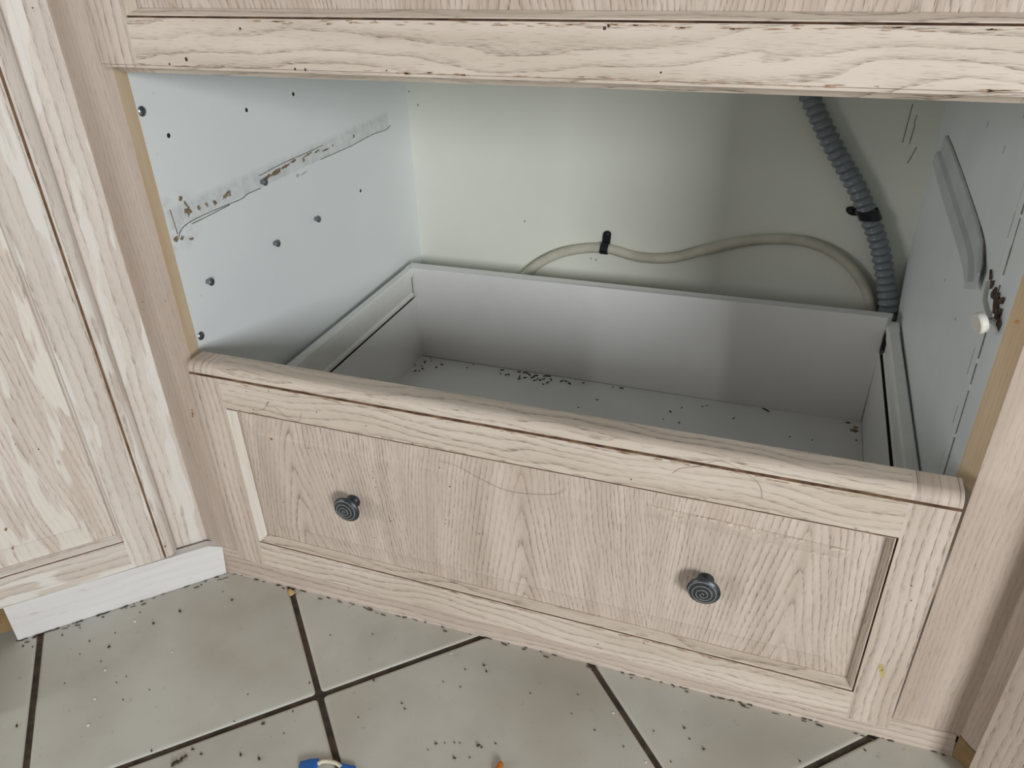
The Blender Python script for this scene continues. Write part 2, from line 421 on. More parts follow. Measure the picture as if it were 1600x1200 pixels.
def front(root, x0, x1, z0, z1, sw, rb, rt, t, wm, y=0.0, bead=None, crease=None, shift=None, woods=('oak', 'oak_rail', 'oak_panel'), bevw=0.026, field=0.005, clean=('left',), dirt='grime'):
    sh = Vector((0, y, 0)) + (shift or Vector((0, 0, 0)))
    def vprof(a, b):                    # section of a rail in (y,z)
        mi = {}
        if bead == 'top' and b == z1:
            bp = bead_profile(crease, z1, t, 1)
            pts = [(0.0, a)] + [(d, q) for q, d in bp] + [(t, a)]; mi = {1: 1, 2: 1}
        elif bead == 'bottom' and a == z0:
            bp = bead_profile(crease, z0, t, 1)
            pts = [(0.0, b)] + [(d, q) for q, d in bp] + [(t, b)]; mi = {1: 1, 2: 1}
        else: pts = [(0.0, a), (0.0, b), (t, b), (t, a)]
        return pts, mi
    # rails between the stiles
    for a, b in ((z0, z0 + rb), (z1 - rt, z1)):
        bm = bmesh.new(); pts, mi = vprof(a, b)
        prism(bm, pts, 'x', x0 + sw, x1 - sw, mi)
        obj('rail', bm, [woods[1], dirt], root, 'x', shift=sh, smooth=28)
    # stiles full height
    for k, (a, b) in enumerate(((x0, x0 + sw), (x1 - sw, x1))):
        bm = bmesh.new()
        if bead in ('top', 'bottom'):
            pts, mi = vprof(z0, z1); prism(bm, pts, 'x', a, b, mi)
        elif bead == 'right' and k == 1:
            bp = bead_profile(crease, x1, t, 1)
            pts = [(a, 0.0)] + bp + [(a, t)]; prism(bm, pts, 'z', z0, z1, {1: 1, 2: 1})
        else: box(bm, a, b, 0, t, z0, z1)
        obj('stile', bm, [woods[0], dirt], root, 'z', shift=sh, smooth=28)
    # mouldings with mitred ends
    ox0, ox1, oz0, oz1 = x0 + sw, x1 - sw, z0 + rb, z1 - rt
    sec = [(0.0, 0.0004), (0.0006, 0.0022), (0.0016, 0.0005), (0.0024, 0.0008), (0.0034, 0.0026), (0.0048, 0.0072), (MW, RC - 0.0006), (MW + 0.0004, RC + 0.0012), (MW + 0.0008, RC + 0.006), (0.0, RC + 0.006)]
    for side in ('left', 'right', 'bottom', 'top'):
        bm = bmesh.new(); ends = []
        for e in (0, 1):
            ring = []
            for s, d in sec:
                if side == 'left': p = (ox0 + s, d, oz0 + s if e == 0 else oz1 - s)
                elif side == 'right': p = (ox1 - s, d, oz0 + s if e == 0 else oz1 - s)
                elif side == 'bottom': p = (ox0 + s if e == 0 else ox1 - s, d, oz0 + s)
                else: p = (ox0 + s if e == 0 else ox1 - s, d, oz1 - s)
                ring.append(bm.verts.new(p))
            ends.append(ring)
        n = len(sec); fs = []
        for i in range(n):
            f = bm.faces.new((ends[0][i], ends[0][(i + 1) % n], ends[1][(i + 1) % n], ends[1][i])); fs.append(f)
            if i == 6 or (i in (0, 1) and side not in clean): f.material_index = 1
        fs.append(bm.faces.new(ends[0])); fs.append(bm.faces.new(ends[1][::-1]))
        bmesh.ops.recalc_face_normals(bm, faces=fs)
        obj('moulding', bm, [wm.get(side, woods[1]), dirt], root, 'z' if side in ('left', 'right') else 'x', shift=sh, smooth=30)
    # raised panel
    bm = bmesh.new(); rings = []
    for ins, d in ((MW - 0.001, RC + 0.008), (MW - 0.001, RC), (MW + bevw - 0.002, field + 0.0012), (MW + bevw, field)):
        rings.append([bm.verts.new(p) for p in ((ox0 + ins, d, oz0 + ins), (ox1 - ins, d, oz0 + ins), (ox1 - ins, d, oz1 - ins), (ox0 + ins, d, oz1 - ins))])
    fs = [bm.faces.new(rings[0][::-1])]
    for A, B in zip(rings, rings[1:]):
        for k in range(4): fs.append(bm.faces.new((A[k], A[(k + 1) % 4], B[(k + 1) % 4], B[k])))
    fs.append(bm.faces.new(rings[-1]))
    bmesh.ops.recalc_face_normals(bm, faces=fs)
    return obj('panel', bm, woods[2], root, 'z', off=(0, 0), shift=sh)

# ------------------------------------------------------------------ the corner cabinet
W, D, TW = 0.80, 0.6093, 0.0217
cab = empty('corner_cabinet', (0, 0, 0))
tag(cab, 'pale pickled oak corner cabinet with white interior and one big open drawer', 'cabinet')

# face frame stiles with bare wood on the inner edge
for pts, strip, nm in (([(-0.056, 0), (-0.0002, 0), (-0.0064, TW), (-0.040, TW)], [(-0.001, 0.0006), (0.0, 0.0004), (-0.0054, TW), (-0.0064, TW)], 'l'),
                       ([(W + 0.0002, 0), (W + 0.0638, 0), (W + 0.048, TW), (W - 0.0082, TW)], [(W + 0.001, 0.0006), (W, 0.0004), (W - 0.0092, TW), (W - 0.0082, TW)], 'r')):
    bm = bmesh.new(); prism(bm, pts, 'z', 0.03, 0.87)
    st = obj('frame_stile', bm, 'oak_stile', cab, 'z')
    bm = bmesh.new(); prism(bm, strip, 'z', 0.332, 0.86)
    obj('edge_strip', bm, 'raw', st, 'z', label='bare unpainted wood edge')

# left side panel with drilled holes
LX0, LX1 = -0.0054, 0.0004
def lwall(px, py):
    p = at(px, py, 0, -0.003); p.x = LX0 + (LX1 - LX0) * (p.y - TW) / (D - TW); return p
holes = [lwall(266, 212), lwall(386, 172), lwall(458, 147), lwall(562, 298)]
bm = bmesh.new(); prism(bm, [(LX0, TW), (LX1, D), (LX1 - 0.016, D), (LX0 - 0.016, TW)], 'z', 0.03, 0.86)
sp = obj('side_panel', bm, ['melamine_rubbed', 'hole'], cab)
cut = bmesh.new()
for h in holes: lathe(cut, [(-0.009, 0.0026), (0.004, 0.0026)], h, (1, 0, 0), 14)
cme = bpy.data.meshes.new('cut'); cut.to_mesh(cme); cut.free()
for m in ('melamine_rubbed', 'hole'): cme.materials.append(M[m])
for f in cme.polygons: f.material_index = 1
co = bpy.data.objects.new('cut', cme); C.objects.link(co)
md = sp.modifiers.new('drill', 'BOOLEAN'); md.operation = 'DIFFERENCE'; md.object = co; md.solver = 'EXACT'
dg = bpy.context.evaluated_depsgraph_get()
nm_ = bpy.data.meshes.new_from_object(sp.evaluated_get(dg)); sp.modifiers.clear(); sp.data = nm_
bpy.data.objects.remove(co)

# screws and pins standing out of the left side
for px, py in ((224, 174), (316, 525)):
    bm = bmesh.new()
    lathe(bm, [(0, 0.0050), (0.0008, 0.0052), (0.0020, 0.0044), (0.0028, 0.0028), (0.0030, 0.0014), (0.0018, 0.0012), (0.0018, 0.0002)], lwall(px, py), (1, 0, 0), 18)
    obj('screw_head', bm, 'screw', sp, smooth=35)
for px, py in ((409, 284), (492, 342), (429, 380), (326, 440)):
    bm = bmesh.new()
    lathe(bm, [(0, 0.0030), (0.0040, 0.0028), (0.0045, 0.0044), (0.0068, 0.0046), (0.0076, 0.0036), (0.0076, 0.0018), (0.0064, 0.0014), (0.0064, 0.0002)], lwall(px, py), (1, 0, 0), 14)
    obj('shelf_pin', bm, 'screw', sp, smooth=35)

# scar left by the torn-off runner: smudged strip, ridge of paint, torn patches
def flake(bm, c, rx, rz, n=17, th=0.0004, ax=(Vector((0, 1, 0)), Vector((0, 0, 1)), Vector((1, 0, 0))), rot=0.0, jag=0.6):
    a, b_, nn = ax; lo_, hi = [], []
    for k in range(n):
        t = 2 * math.pi * k / n; q = 1 - jag * random.random()
        x, y = rx * q * math.cos(t), rz * q * math.sin(t)
        x, y = x * math.cos(rot) - y * math.sin(rot), x * math.sin(rot) + y * math.cos(rot)
        p = c + a * x + b_ * y
        lo_.append(bm.verts.new(p - nn * 0.0002)); hi.append(bm.verts.new(p + nn * th))
    fs = [bm.faces.new(hi)]
    for k in range(n): fs.append(bm.faces.new((lo_[k], lo_[(k + 1) % n], hi[(k + 1) % n], hi[k])))
    bmesh.ops.recalc_face_normals(bm, faces=fs)

bm = bmesh.new()
for (x, y, rx, rz, rot) in ((297, 330, .007, .0075, .3), (284, 310, .0035, .004, 0), (292, 318, .002, .006, .5), (313, 325, .003, .005, .5), (337, 317, .004, .005, .6), (354, 306, .008, .004, .3), (360, 302, .003, .005, 0), (325, 320, .0025, .004, .5),
                        (418, 277, .012, .0035, .1), (432, 269, .014, .0035, .08), (446, 260, .014, .003, .05), (458, 252, .008, .002, .05), (481, 241, .012, .0018, .1), (494, 237, .010, .0016, .05), (508, 234, .012, .0024, .0), (551, 213, .003, .004, 0), (474, 250, .003, .0045, 0), (278, 374, .005, .004, .6), (287, 372, .004, .003, .2), (302, 373, .005, .002, -.2), (519, 227, .002, .002, 0)):
    flake(bm, lwall(x, y), rx, rz, rot=rot)
obj('torn_patch', bm, 'torn', sp, kind='stuff', label='brown torn chipboard patches')
bm = bmesh.new()
for (x, y, rx, rz, rot) in ((465, 275, .006, .004, .3), (475, 270, .012, .0016, .1)):
    flake(bm, lwall(x, y), rx, rz, th=0.00025, rot=rot, n=14)
obj('smudge', bm, 'smudge', sp, kind='stuff', label='grey rubbed smudges along the missing runner')
bm = bmesh.new()
for line in ([(282, 372), (284, 362), (292, 352), (310, 341), (345, 325), (378, 311), (388, 303), (408, 294)], [(302, 350), (330, 336), (360, 320)], [(500, 249), (545, 229), (580, 210), (600, 203), (607, 196)], [(405, 275), (440, 256), (480, 238), (503, 227)], [(268, 328), (275, 350), (280, 366)]):
    tube(bm, smoothpath([lwall(x, y) + Vector((0.0003, 0, 0)) for x, y in line], 5), 0.0005, 6)
obj('paint_ridge', bm, 'caulk', sp, smooth=60, label='thin dark ridges of old caulk')

# right side panel, pale joint strip, runner hanging off it
RX0, RX1 = W - 0.0092, 0.8059
def rwall(px, py, off=0.0):
    p = at(px, py, 0, 0.796)
    for _ in range(4): p = at(px, py, 0, RX0 + (RX1 - RX0) * (p.y - TW) / (D - TW) - off)
    return p
bm = bmesh.new(); prism(bm, [(RX0, TW), (RX1, D), (RX1 + 0.016, D), (RX0 + 0.016, TW)], 'z', 0.03, 0.86)
rp = obj('side_panel', bm, 'melamine', cab)
def rx(y, off=0.0): return RX0 + (RX1 - RX0) * (y - TW) / (D - TW) - off
bm = bmesh.new()
hexa(bm, [(rx(.056) + .001, .056, .25), (rx(.0745) + .001, .0745, .25), (rx(.0745, .0009), .0745, .25), (rx(.056, .0009), .056, .25),
          (rx(.080) + .001, .080, .60), (rx(.096) + .001, .096, .60), (rx(.096, .0009), .096, .60), (rx(.080, .0009), .080, .60)])
obj('joint_strip', bm, 'melamine', rp)
bm = bmesh.new()
for (y0, y1) in ((.0755, .097), (.0555, .0795)):
    for k in range(14):
        za, zb = 0.25 + k * 0.025, 0.25 + k * 0.025 + random.uniform(.016, .026)
        ya, yb = y0 + (y1 - y0) * (za - .25) / .35, y0 + (y1 - y0) * (zb - .25) / .35
        tube(bm, [Vector((rx(ya, .0003), ya, za)), Vector((rx(yb, .0003), yb, zb))], random.uniform(.0003, .0008), 6)
obj('caulk_line', bm, 'caulk', rp, label='broken dark caulk lines')
bm = bmesh.new()
for px, py, rz in ((1543, 196, .005), (1569, 233, .005), (1597, 305, .004), (1477, 438, .003), (1493, 498, .003), (1600, 180, .004)):
    flake(bm, rwall(px, py), .0012, rz, n=8)
obj('chip_mark', bm, 'caulk', rp, kind='stuff')

run = empty('drawer_runner', (0, 0, 0), parent=cab)
run['label'] = 'bent white drawer runner with torn front end'
# section (outward from wall, z) follows the path; stations y, base z, top z, stand-off
stn = [(.530, .4725, .5095, 0), (.46, .4695, .509, 0), (.37, .467, .506, 0), (.28, .4655, .502, 0), (.22, .465, .499, .000), (.17, .4645, .4945, .001), (.140, .464, .4850, .003), (.126, .4635, .4800, .005)]
bm = bmesh.new(); rings = []
for y, zb, zt, so in stn:
    h = zt - zb; x = rx(y)
    prof = [(so + .0002, zt), (so + .0035, zt - .0004), (so + .0040, zt - h * .52), (so + .0085, zb + h * .42), (so + .0100, zb + h * .32), (so + .0098, zb + .001), (so + .0088, zb), (so + .0002, zb + .0008)]
    rings.append([bm.verts.new((x - q, y, z)) for q, z in prof])
fs = []
for A, B in zip(rings, rings[1:]):
    for k in range(8): fs.append(bm.faces.new((A[k], A[(k + 1) % 8], B[(k + 1) % 8], B[k])))
fs += [bm.faces.new(rings[0]), bm.faces.new(rings[-1][::-1])]
bmesh.ops.recalc_face_normals(bm, faces=fs)
obj('rail', bm, 'runner_grey', run, smooth=35)
bm = bmesh.new(); tube(bm, smoothpath([Vector((rx(y, so - .0003), y, zt + .0002)) for y, zb, zt, so in stn], 4), .0009, 6)  # thin dark tube stands in for the shade above the runner
obj('painted_shadow_gap', bm, 'caulk', run, smooth=60, label='dark line painted as shade along the top of the runner')
bm = bmesh.new(); A, B = [], []
for lx, ly, ux, uy, o1, o2 in ((1541, 440, 1548, 436, .008, .004), (1537, 454, 1546, 450, .011, .005), (1535, 470, 1543, 467, .013, .007), (1539, 487, 1547, 483, .012, .007), (1547, 503, 1553, 500, .009, .006), (1555, 521, 1560, 518, .006, .003)):
    A.append(bm.verts.new(rwall(lx, ly, o1))); B.append(bm.verts.new(rwall(ux, uy, o2)))
for k in range(5): bm.faces.new((A[k], B[k], B[k + 1], A[k + 1]))
bmesh.ops.solidify(bm, geom=bm.faces[:], thickness=.0011)
obj('bent_end', bm, 'steel_white', run, smooth=40, label='sharp peeled front end of the runner')
cR = rwall(1530, 502, .016)
bm = bmesh.new()
lathe(bm, [(0, .0070), (.0008, .0084), (.0056, .0088), (.0068, .0080), (.0070, .004), (.0066, .001)], cR + Vector((.004, .0, 0)), (-1, -.35, -.25), 24)
obj('roller', bm, 'nylon', run, smooth=35, label='round white nylon roller')
bm = bmesh.new(); lathe(bm, [(-.002, .0022), (.007, .0022)], cR + Vector((.004, 0, 0)), (1, .35, .25), 12)
obj('axle', bm, 'screw', run, smooth=40)
bm = bmesh.new()  # torn flakes, coloured dark for the shade in the cavity
for px, py, r1, r2 in ((1551, 445, .003, .008), (1555, 458, .006, .009), (1558, 472, .007, .010), (1560, 490, .007, .010), (1561, 508, .005, .007), (1566, 470, .004, .006), (1549, 432, .002, .007)):
    flake(bm, rwall(px, py, .001), r1, r2, th=.0015, rot=random.uniform(0, 3), ax=(Vector((0, 1, 0)), Vector((0, 0, 1)), Vector((-1, 0, 0))))
obj('torn_patch', bm, 'torn_dark', rp, kind='stuff', label='torn chipboard, painted dark as the shaded cavity behind the broken runner end')

# back, bottom, and an unseen top added to block light from above
bm = bmesh.new(); box(bm, -0.016, 0.825, D, D + 0.006, 0.0, 0.86); back = obj('back_panel', bm, 'melamine_warm', cab)
bm = bmesh.new()
for a, c_ in (((1426, 163), (1410, 223)), ((1433, 180), (1428, 193)), ((1430, 193), (1421, 225)), ((1052 + 380, 230), (1418, 255))):
    p, q = at(*a, 1, D - .0002), at(*c_, 1, D - .0002); tube(bm, [p, q], .0005, 6)
for px, py in ((639, 143), (653, 164), (931, 406), (923, 404), (820, 345)):
    flake(bm, at(px, py, 1, D - .0001), .0012, .003, n=7, ax=(Vector((1, 0, 0)), Vector((0, 0, 1)), Vector((0, -1, 0))), rot=-.3)
obj('scratch', bm, 'caulk', back, kind='stuff', label='fine pencil lines and nicks on the back')
bm = bmesh.new(); box(bm, -0.004, 0.80, 0.004, D, 0.030, 0.046); obj('bottom_panel', bm, 'melamine', cab)
bm = bmesh.new(); box(bm, -0.05, 0.85, 0.0, D, 0.862, 0.878); obj('unseen_top_panel', bm, 'melamine', cab)
# kick board under the drawer, its top running slightly downhill
bm = bmesh.new()
hexa(bm, [(-.052, -.0012, 0), (.8635, -.0012, 0), (.8635, .016, 0), (-.052, .016, 0), (-.040, -.0012, .0460), (.8600, -.0012, .0325), (.8600, .016, .0325), (-.040, .016, .0460)])
obj('toe_kick', bm, 'oak', cab, 'x')

# fixed front over the opening
door = empty('door', (0, 0, 0), (0, 0, 0), parent=cab)
door.location = (0, -0.022, 0.657); door.rotation_euler = (0, R(0.10), 0)
front(door, .0112, .7895, .6478, .850, .0395, .0484, .05, .0215, {}, y=0.0, bead='bottom', crease=.6564, shift=Vector((0, 0, -.657)), woods=('oak', 'oak_rail', 'oak_panel'))
bm = bmesh.new()
tube(bm, [Vector((.4742, -.0215 + .022 + .0104, .7045 - .657)), Vector((.4742, .0104, .71 - .657)), Vector((.4746, .0074, .73 - .657))], .0009, 6)
obj('crack', bm, 'hole', door, label='short dark crack in the upper panel')

# ------------------------------------------------------------------ the drawer
DL = (0.4, -0.0306, 0.2); DY, DRR = R(-1.1117), R(0.2132)
dr = empty('drawer', DL, (0, -DRR, DY), parent=cab)
dr['label'] = 'wide drawer with raised panel front, two knobs and white box'
SH = Vector((-.4, 0, -.2))
DM = Matrix.Translation(Vector(DL)) @ Matrix.Rotation(DY, 4, 'Z') @ Matrix.Rotation(-DRR, 4, 'Y') @ Matrix.Translation(SH)
DMI = DM.inverted()
def dat(px, py, axis, val):
    """point of a plane of the drawer's own frame"""
    n = DM.to_3x3() @ Vector([1.0 if i == axis else 0.0 for i in range(3)])
    o = DM @ Vector([val if i == axis else 0.0 for i in range(3)])
    return DMI @ at(px, py, n, n.dot(o))
front(dr, .0142, .7866, .0600, .3500, .0388, .0385, .0520, .0285, {'left': 'bleached'}, bead='top', crease=.3378, shift=SH, woods=('oak', 'oak_rail', 'oak_panel'))

# knobs: flange, neck and domed head with a raised spiral
def knob(x, z):
    bm = bmesh.new(); y0 = .0048
    lathe(bm, [(0, .0080), (.0012, .0083), (.0026, .0078), (.0040, .0062), (.0070, .0050), (.0100, .0056), (.0128, .0085), (.0142, .0130), (.0152, .0156), (.0168, .0162), (.0182, .0154), (.0198, .0125), (.0212, .0085), (.0220, .0040), (.0222, .0003)], (x, y0, z), (0, -1, 0), 40)
    k = obj('knob', bm, 'pewter', dr, shift=SH, smooth=40, label='dark pewter knob with a spiral ridge')
    bm = bmesh.new(); pts = []
    for i in range(150):
        t = i / 149; a = 2 * math.pi * 3.6 * t; r = .0006 + .0140 * t
        h = .0222 - .0040 * (r / .0154) ** 2 + .0002
        pts.append(Vector((x + r * math.cos(a), y0 - h, z + r * math.sin(a))))
    tube(bm, pts, lambda s: .00050, 6)
    r_ = obj('spiral_ridge', bm, 'pewter_ridge', dr, shift=SH, smooth=60)
    return k
knob(.2012, .1985); knob(.5952, .1985)

# white box behind the front
zB = .0812; yB = .537
bm = bmesh.new(); box(bm, .0135, .7695, .0217, yB + .004, zB - .010, zB); obj('bottom_panel', bm, 'drawer_white', dr, shift=SH)
bm = bmesh.new()
hexa(bm, [(.0145, yB, .062), (.7680, yB, .062), (.7680, .5555, .062), (.0145, .5555, .062), (.0152, yB, .2525), (.7720, yB, .2602), (.7800, .5555, .2602), (.0060, .5555, .2550)])
bevel(bm, .0008, 1)
obj('back_panel', bm, 'drawer_white', dr, shift=SH)
bm = bmesh.new(); tube(bm, [Vector((.0152, yB - .0002, zB + .0003)), Vector((.7685, yB - .0002, zB - .0006))], .00055, 6)
obj('seam', bm, 'caulk', dr, shift=SH, label='thin dark seam between drawer bottom and back')
# folded steel sides: rolled ledge, web, lip over a slot, lower wall with a flange on the board
for xo, xl, xw, xp, xb, zt, zs, yE in ((.0035, .0195, .0160, .0180, .0208, .2525, .1985, .533), (.7895, .7725, .7752, .7738, .7700, .2480, .2040, .521)):
    sg = 1 if xl > xo else -1
    sec = [(xo, zt - .008), (xo + sg * .0008, zt - .002), (xo + sg * .003, zt), (xl - sg * .003, zt), (xl - sg * .0006, zt - .002), (xl, zt - .007), (xl - sg * .0003, zt - .013), (xw, zt - .015), (xw, zs + .012), (xp - sg * .003, zs + .0105), (xp - sg * .0004, zs + .008), (xp, zs + .005), (xp - sg * .0008, zs + .0020), (xp - sg * .003, zs + .0014), (xo, zs + .0014)]
    bm = bmesh.new(); prism(bm, sec, 'y', .0217, yE)
    sd = obj('side_panel', bm, 'steel_white', dr, shift=SH, smooth=35)
    bm = bmesh.new(); box(bm, min(xb, xb - sg * .0012), max(xb, xb - sg * .0012), .0217, yB + .003, .070, zs + .0012)
    obj('lower_wall', bm, 'drawer_white', dr, shift=SH)
    bm = bmesh.new(); box(bm, min(xo, xb - sg * .0012), max(xo, xb - sg * .0012), .0217, yB + .002, zs - .012, zs - .004)  # dark fill gives the slot its shade by colour
    obj('slot', bm, 'hole', dr, shift=SH, label='dark slot fill along the drawer side, coloured as its shade')
    bm = bmesh.new(); box(bm, min(xo, xl), max(xo, xl), yE, .556, zt - .010, zt - .0006); bevel(bm, .0012, 2)
    obj('bracket', bm, 'steel_white', dr, shift=SH)
bm = bmesh.new(); hexa(bm, [(.7712, yB - .0004, .2085), (.786, yB - .0004, .2085), (.786, .553, .2085), (.7712, .553, .2085), (.7722, yB - .0004, .240), (.786, yB - .0004, .240), (.786, .553, .240), (.7722, .553, .240)])  # solid dark block stands in for the shade in the gap
obj('gap', bm, 'hole', dr, shift=SH, label='dark block painted as shade in the gap where the side has come off the back')
bm = bmesh.new()
for px, py, r1, r2 in ((1334, 673, .007, .006), (1337, 668, .004, .004), (1325, 661, .006, .002), (1358, 682, .004, .003), (1338, 688, .002, .003)):
    flake(bm, dat(px, py, 2, zB + .0001), r1, r2, th=.0008, ax=(Vector((1, 0, 0)), Vector((0, 1, 0)), Vector((0, 0, 1))))
obj('stain', bm, 'mess', dr, shift=SH, kind='stuff', label='brown stain in the far right corner of the drawer')

# ------------------------------------------------------------------ left cabinet (turned 45 degrees)
lc = empty('base_cabinet', (-0.056, 0, 0), (0, 0, R(45)))
tag(lc, 'whitewashed oak cabinet on the left with tall raised panel door and white kick board', 'cabinet')
bm = bmesh.new(); box(bm, -0.075, 0.0, 0.0, 0.02, 0.045, 0.87); obj('frame_stile', bm, 'oak_white', lc, 'z')
bm = bmesh.new(); box(bm, -0.47, -0.40, 0.0, 0.02, 0.045, 0.87); obj('frame_stile', bm, 'oak_white', lc, 'z')
bm = bmesh.new(); box(bm, -0.40, -0.075, 0.0, 0.02, 0.045, 0.09); obj('frame_rail', bm, 'oak_white', lc, 'x')
for a in (-0.47, -0.04):
    bm = bmesh.new(); box(bm, a, a + .016, 0.02, 0.30, 0.0, 0.87); obj('side_panel', bm, 'melamine', lc)
bm = bmesh.new(); box(bm, -0.47, -.03, 0.0, 0.30, 0.87, 0.885); obj('unseen_top_panel', bm, 'melamine', lc)
ldoor = empty('door', (0, 0, 0), parent=lc)
front(ldoor, -.438, -.0385, .0600, .850, .0535, .0435, .055, .0217, {}, y=-0.0222, bead='right', crease=-.0528, woods=('oak_white', 'oak_white', 'oak_white_panel'), bevw=.030, field=.0045, clean=('left', 'right'), dirt='grime_left')
# white kick board with a clipped corner, standing a little proud
bm = bmesh.new()
prism(bm, [(-.2412, 0.0005), (.0118, 0.0005), (.0160, .046), (-.0005, .0545), (-.2400, .0575)], 'y', -.0180, -.0060)
tk = obj('toe_kick', bm, 'white_board', lc, 'x', label='smooth white kick board with a clipped corner')
bm = bmesh.new(); box(bm, -.262, -.05, -.005, .012, .008, .044); bevel(bm, .001, 1)
obj('kick_block', bm, 'offcut', lc, 'x', label='raw wood block behind the white kick board')
# bare board standing on the floor past the end of the kick board
bm = bmesh.new(); box(bm, -.2815, -.2635, -.13, -.01, 0.0, .050); bevel(bm, .001, 1)
o = obj('wood_offcut', bm, 'offcut', None, 'y'); o.location = (-0.056, 0, 0); o.rotation_euler = (0, 0, R(45))
tag(o, 'bare brown board standing on the floor at the far left', 'board')

# ------------------------------------------------------------------ right cabinet
rc = empty('base_cabinet', (0.8638, 0, 0), (0, 0, R(-45)))
tag(rc, 'shadowed pale oak cabinet at the right edge, only its frame and door edge showing', 'cabinet')
bm = bmesh.new(); prism(bm, [(0, 0), (.06, 0), (.06, .02), (.008, .02)], 'z', .0290, .87); obj('frame_stile', bm, 'oak_stile', rc, 'z')
bm = bmesh.new(); box(bm, .36, .42, 0, .02, .0290, .87); obj('frame_stile', bm, 'oak_stile', rc, 'z')
for a in (.030, .404):
    bm = bmesh.new(); box(bm, a, a + .016, 0.02, 0.30, 0.0, 0.87); obj('side_panel', bm, 'melamine', rc)
bm = bmesh.new(); box(bm, .03, .42, 0.0, 0.30, 0.87, 0.885); obj('unseen_top_panel', bm, 'melamine', rc)
bm = bmesh.new(); prism(bm, [(0.0, .0004), (.0, .0325), (.0145, .0285), (.42, .0285), (.42, .0004)], 'y', -.0012, .016); obj('toe_kick', bm, 'offcut', rc, 'x', label='dim brown kick board end')
rdoor = empty('door', (0, 0, 0), parent=rc)
front(rdoor, .0270, .400, .0120, .850, .0535, .0435, .055, .0217, {}, y=-0.0222, woods=('oak', 'oak', 'oak_panel'))

# ------------------------------------------------------------------ cable, conduit, clips on the back panel
yC = D - .0088
cp = [(800, 452), (830, 421), (860, 402), (895, 391), (945, 388), (1000, 402), (1050, 403), (1100, 391), (1150, 379), (1200, 373.5), (1260, 378), (1310, 400), (1345, 437), (1362, 480), (1366, 530), (1364, 575)]
bm = bmesh.new(); tube(bm, smoothpath([at(x, y, 1, yC) for x, y in cp], 8), .0082, 14)
cable = obj('cable', bm, 'cable', None, smooth=60)
tag(cable, 'off-white cable curving across the back panel behind the drawer', 'cable')
kp = [(1243, 100, .016), (1268, 157, .017), (1300, 225, .018), (1338, 292, .018), (1354, 330, .017), (1373, 380, .018), (1384, 440, .022), (1388, 488, .028), (1388, 560, .03)]
path = smoothpath([at(x, y, 1, D - d) for x, y, d in kp], 60)
# resample evenly so that the ribs are regular
res, acc, last = [path[0]], 0.0, path[0]
for p in path[1:]:
    while (p - last).length >= .0012:
        last = last + (p - last).normalized() * .0012; res.append(last)
bm = bmesh.new(); tube(bm, res, lambda s: .0108 + .0036 * (abs(math.cos(math.pi * s / .0116)) ** 1.3), 18)
cond = obj('conduit', bm, 'conduit', None, smooth=50)
tag(cond, 'grey ribbed conduit hanging down the right of the back panel', 'conduit')

def clip(center, tangent, rad, tabdir, width, label, tabl):
    root = empty('cable_clip', center); tag(root, label, 'clip')
    t = tangent.normalized(); b_ = Vector((0, -1, 0)); s = tabdir.normalized()
    bm = bmesh.new(); n = 18; th = .0018; rings = []
    for k in range(n + 1):
        a = math.pi * (-0.5 + 1.5 * k / n)
        d = s * -math.cos(a) + b_ * -math.sin(a) if False else (b_ * math.cos(a) - s * math.sin(a))
        rings.append([bm.verts.new(d * r_ + t * w_) for r_, w_ in ((rad, -width / 2), (rad, width / 2), (rad + th, width / 2), (rad + th, -width / 2))])
    fs = []
    for A, B in zip(rings, rings[1:]):
        for k in range(4): fs.append(bm.faces.new((A[k], A[(k + 1) % 4], B[(k + 1) % 4], B[k])))
    fs += [bm.faces.new(rings[0]), bm.faces.new(rings[-1][::-1])]
    bmesh.ops.recalc_face_normals(bm, faces=fs)
    obj('strap', bm, 'black', root, smooth=40)
    # tab lying on the wall with a rounded end and a screw
    bm = bmesh.new(); yb = (D - .0002) - center.y; lo_, hi = [], []
    outline = [(rad * .2, -width / 2)] + [(tabl + width / 2 * math.cos(a), width / 2 * math.sin(a)) for a in [math.pi * (-.5 + i / 8) for i in range(9)]] + [(rad * .2, width / 2)]
    for q, w_ in outline:
        p = s * q + t * w_; p.y = 0
        lo_.append(bm.verts.new(p + Vector((0, yb, 0)))); hi.append(bm.verts.new(p + Vector((0, yb - .003, 0))))
    fs = [bm.faces.new(lo_), bm.faces.new(hi[::-1])]
    for k in range(len(lo_)): fs.append(bm.faces.new((lo_[k], hi[k], hi[(k + 1) % len(lo_)], lo_[(k + 1) % len(lo_)])))
    bmesh.ops.recalc_face_normals(bm, faces=fs)
    obj('tab', bm, 'black', root)
    bm = bmesh.new(); p = s * tabl; p.y = yb - .003
    lathe(bm, [(0, .0034), (.001, .0032), (.0018, .002), (.0018, .0004)], p, (0, -1, 0), 14)
    obj('screw_head', bm, 'black', root, smooth=40)
    return root
c1 = at(945, 388, 1, yC)
clip(c1, at(957, 390, 1, yC) - at(933, 387, 1, yC), .0084, Vector((.08, 0, 1)), .013, 'black clip with an upright screw tab on the off-white cable', .022)
c2 = at(1357, 334, 1, D - .0175)
clip(c2, at(1363, 348, 1, D - .0175) - at(1350, 318, 1, D - .0175), .0142, Vector((-1, 0, -.12)), .015, 'black strap clip around the grey ribbed conduit', .022)

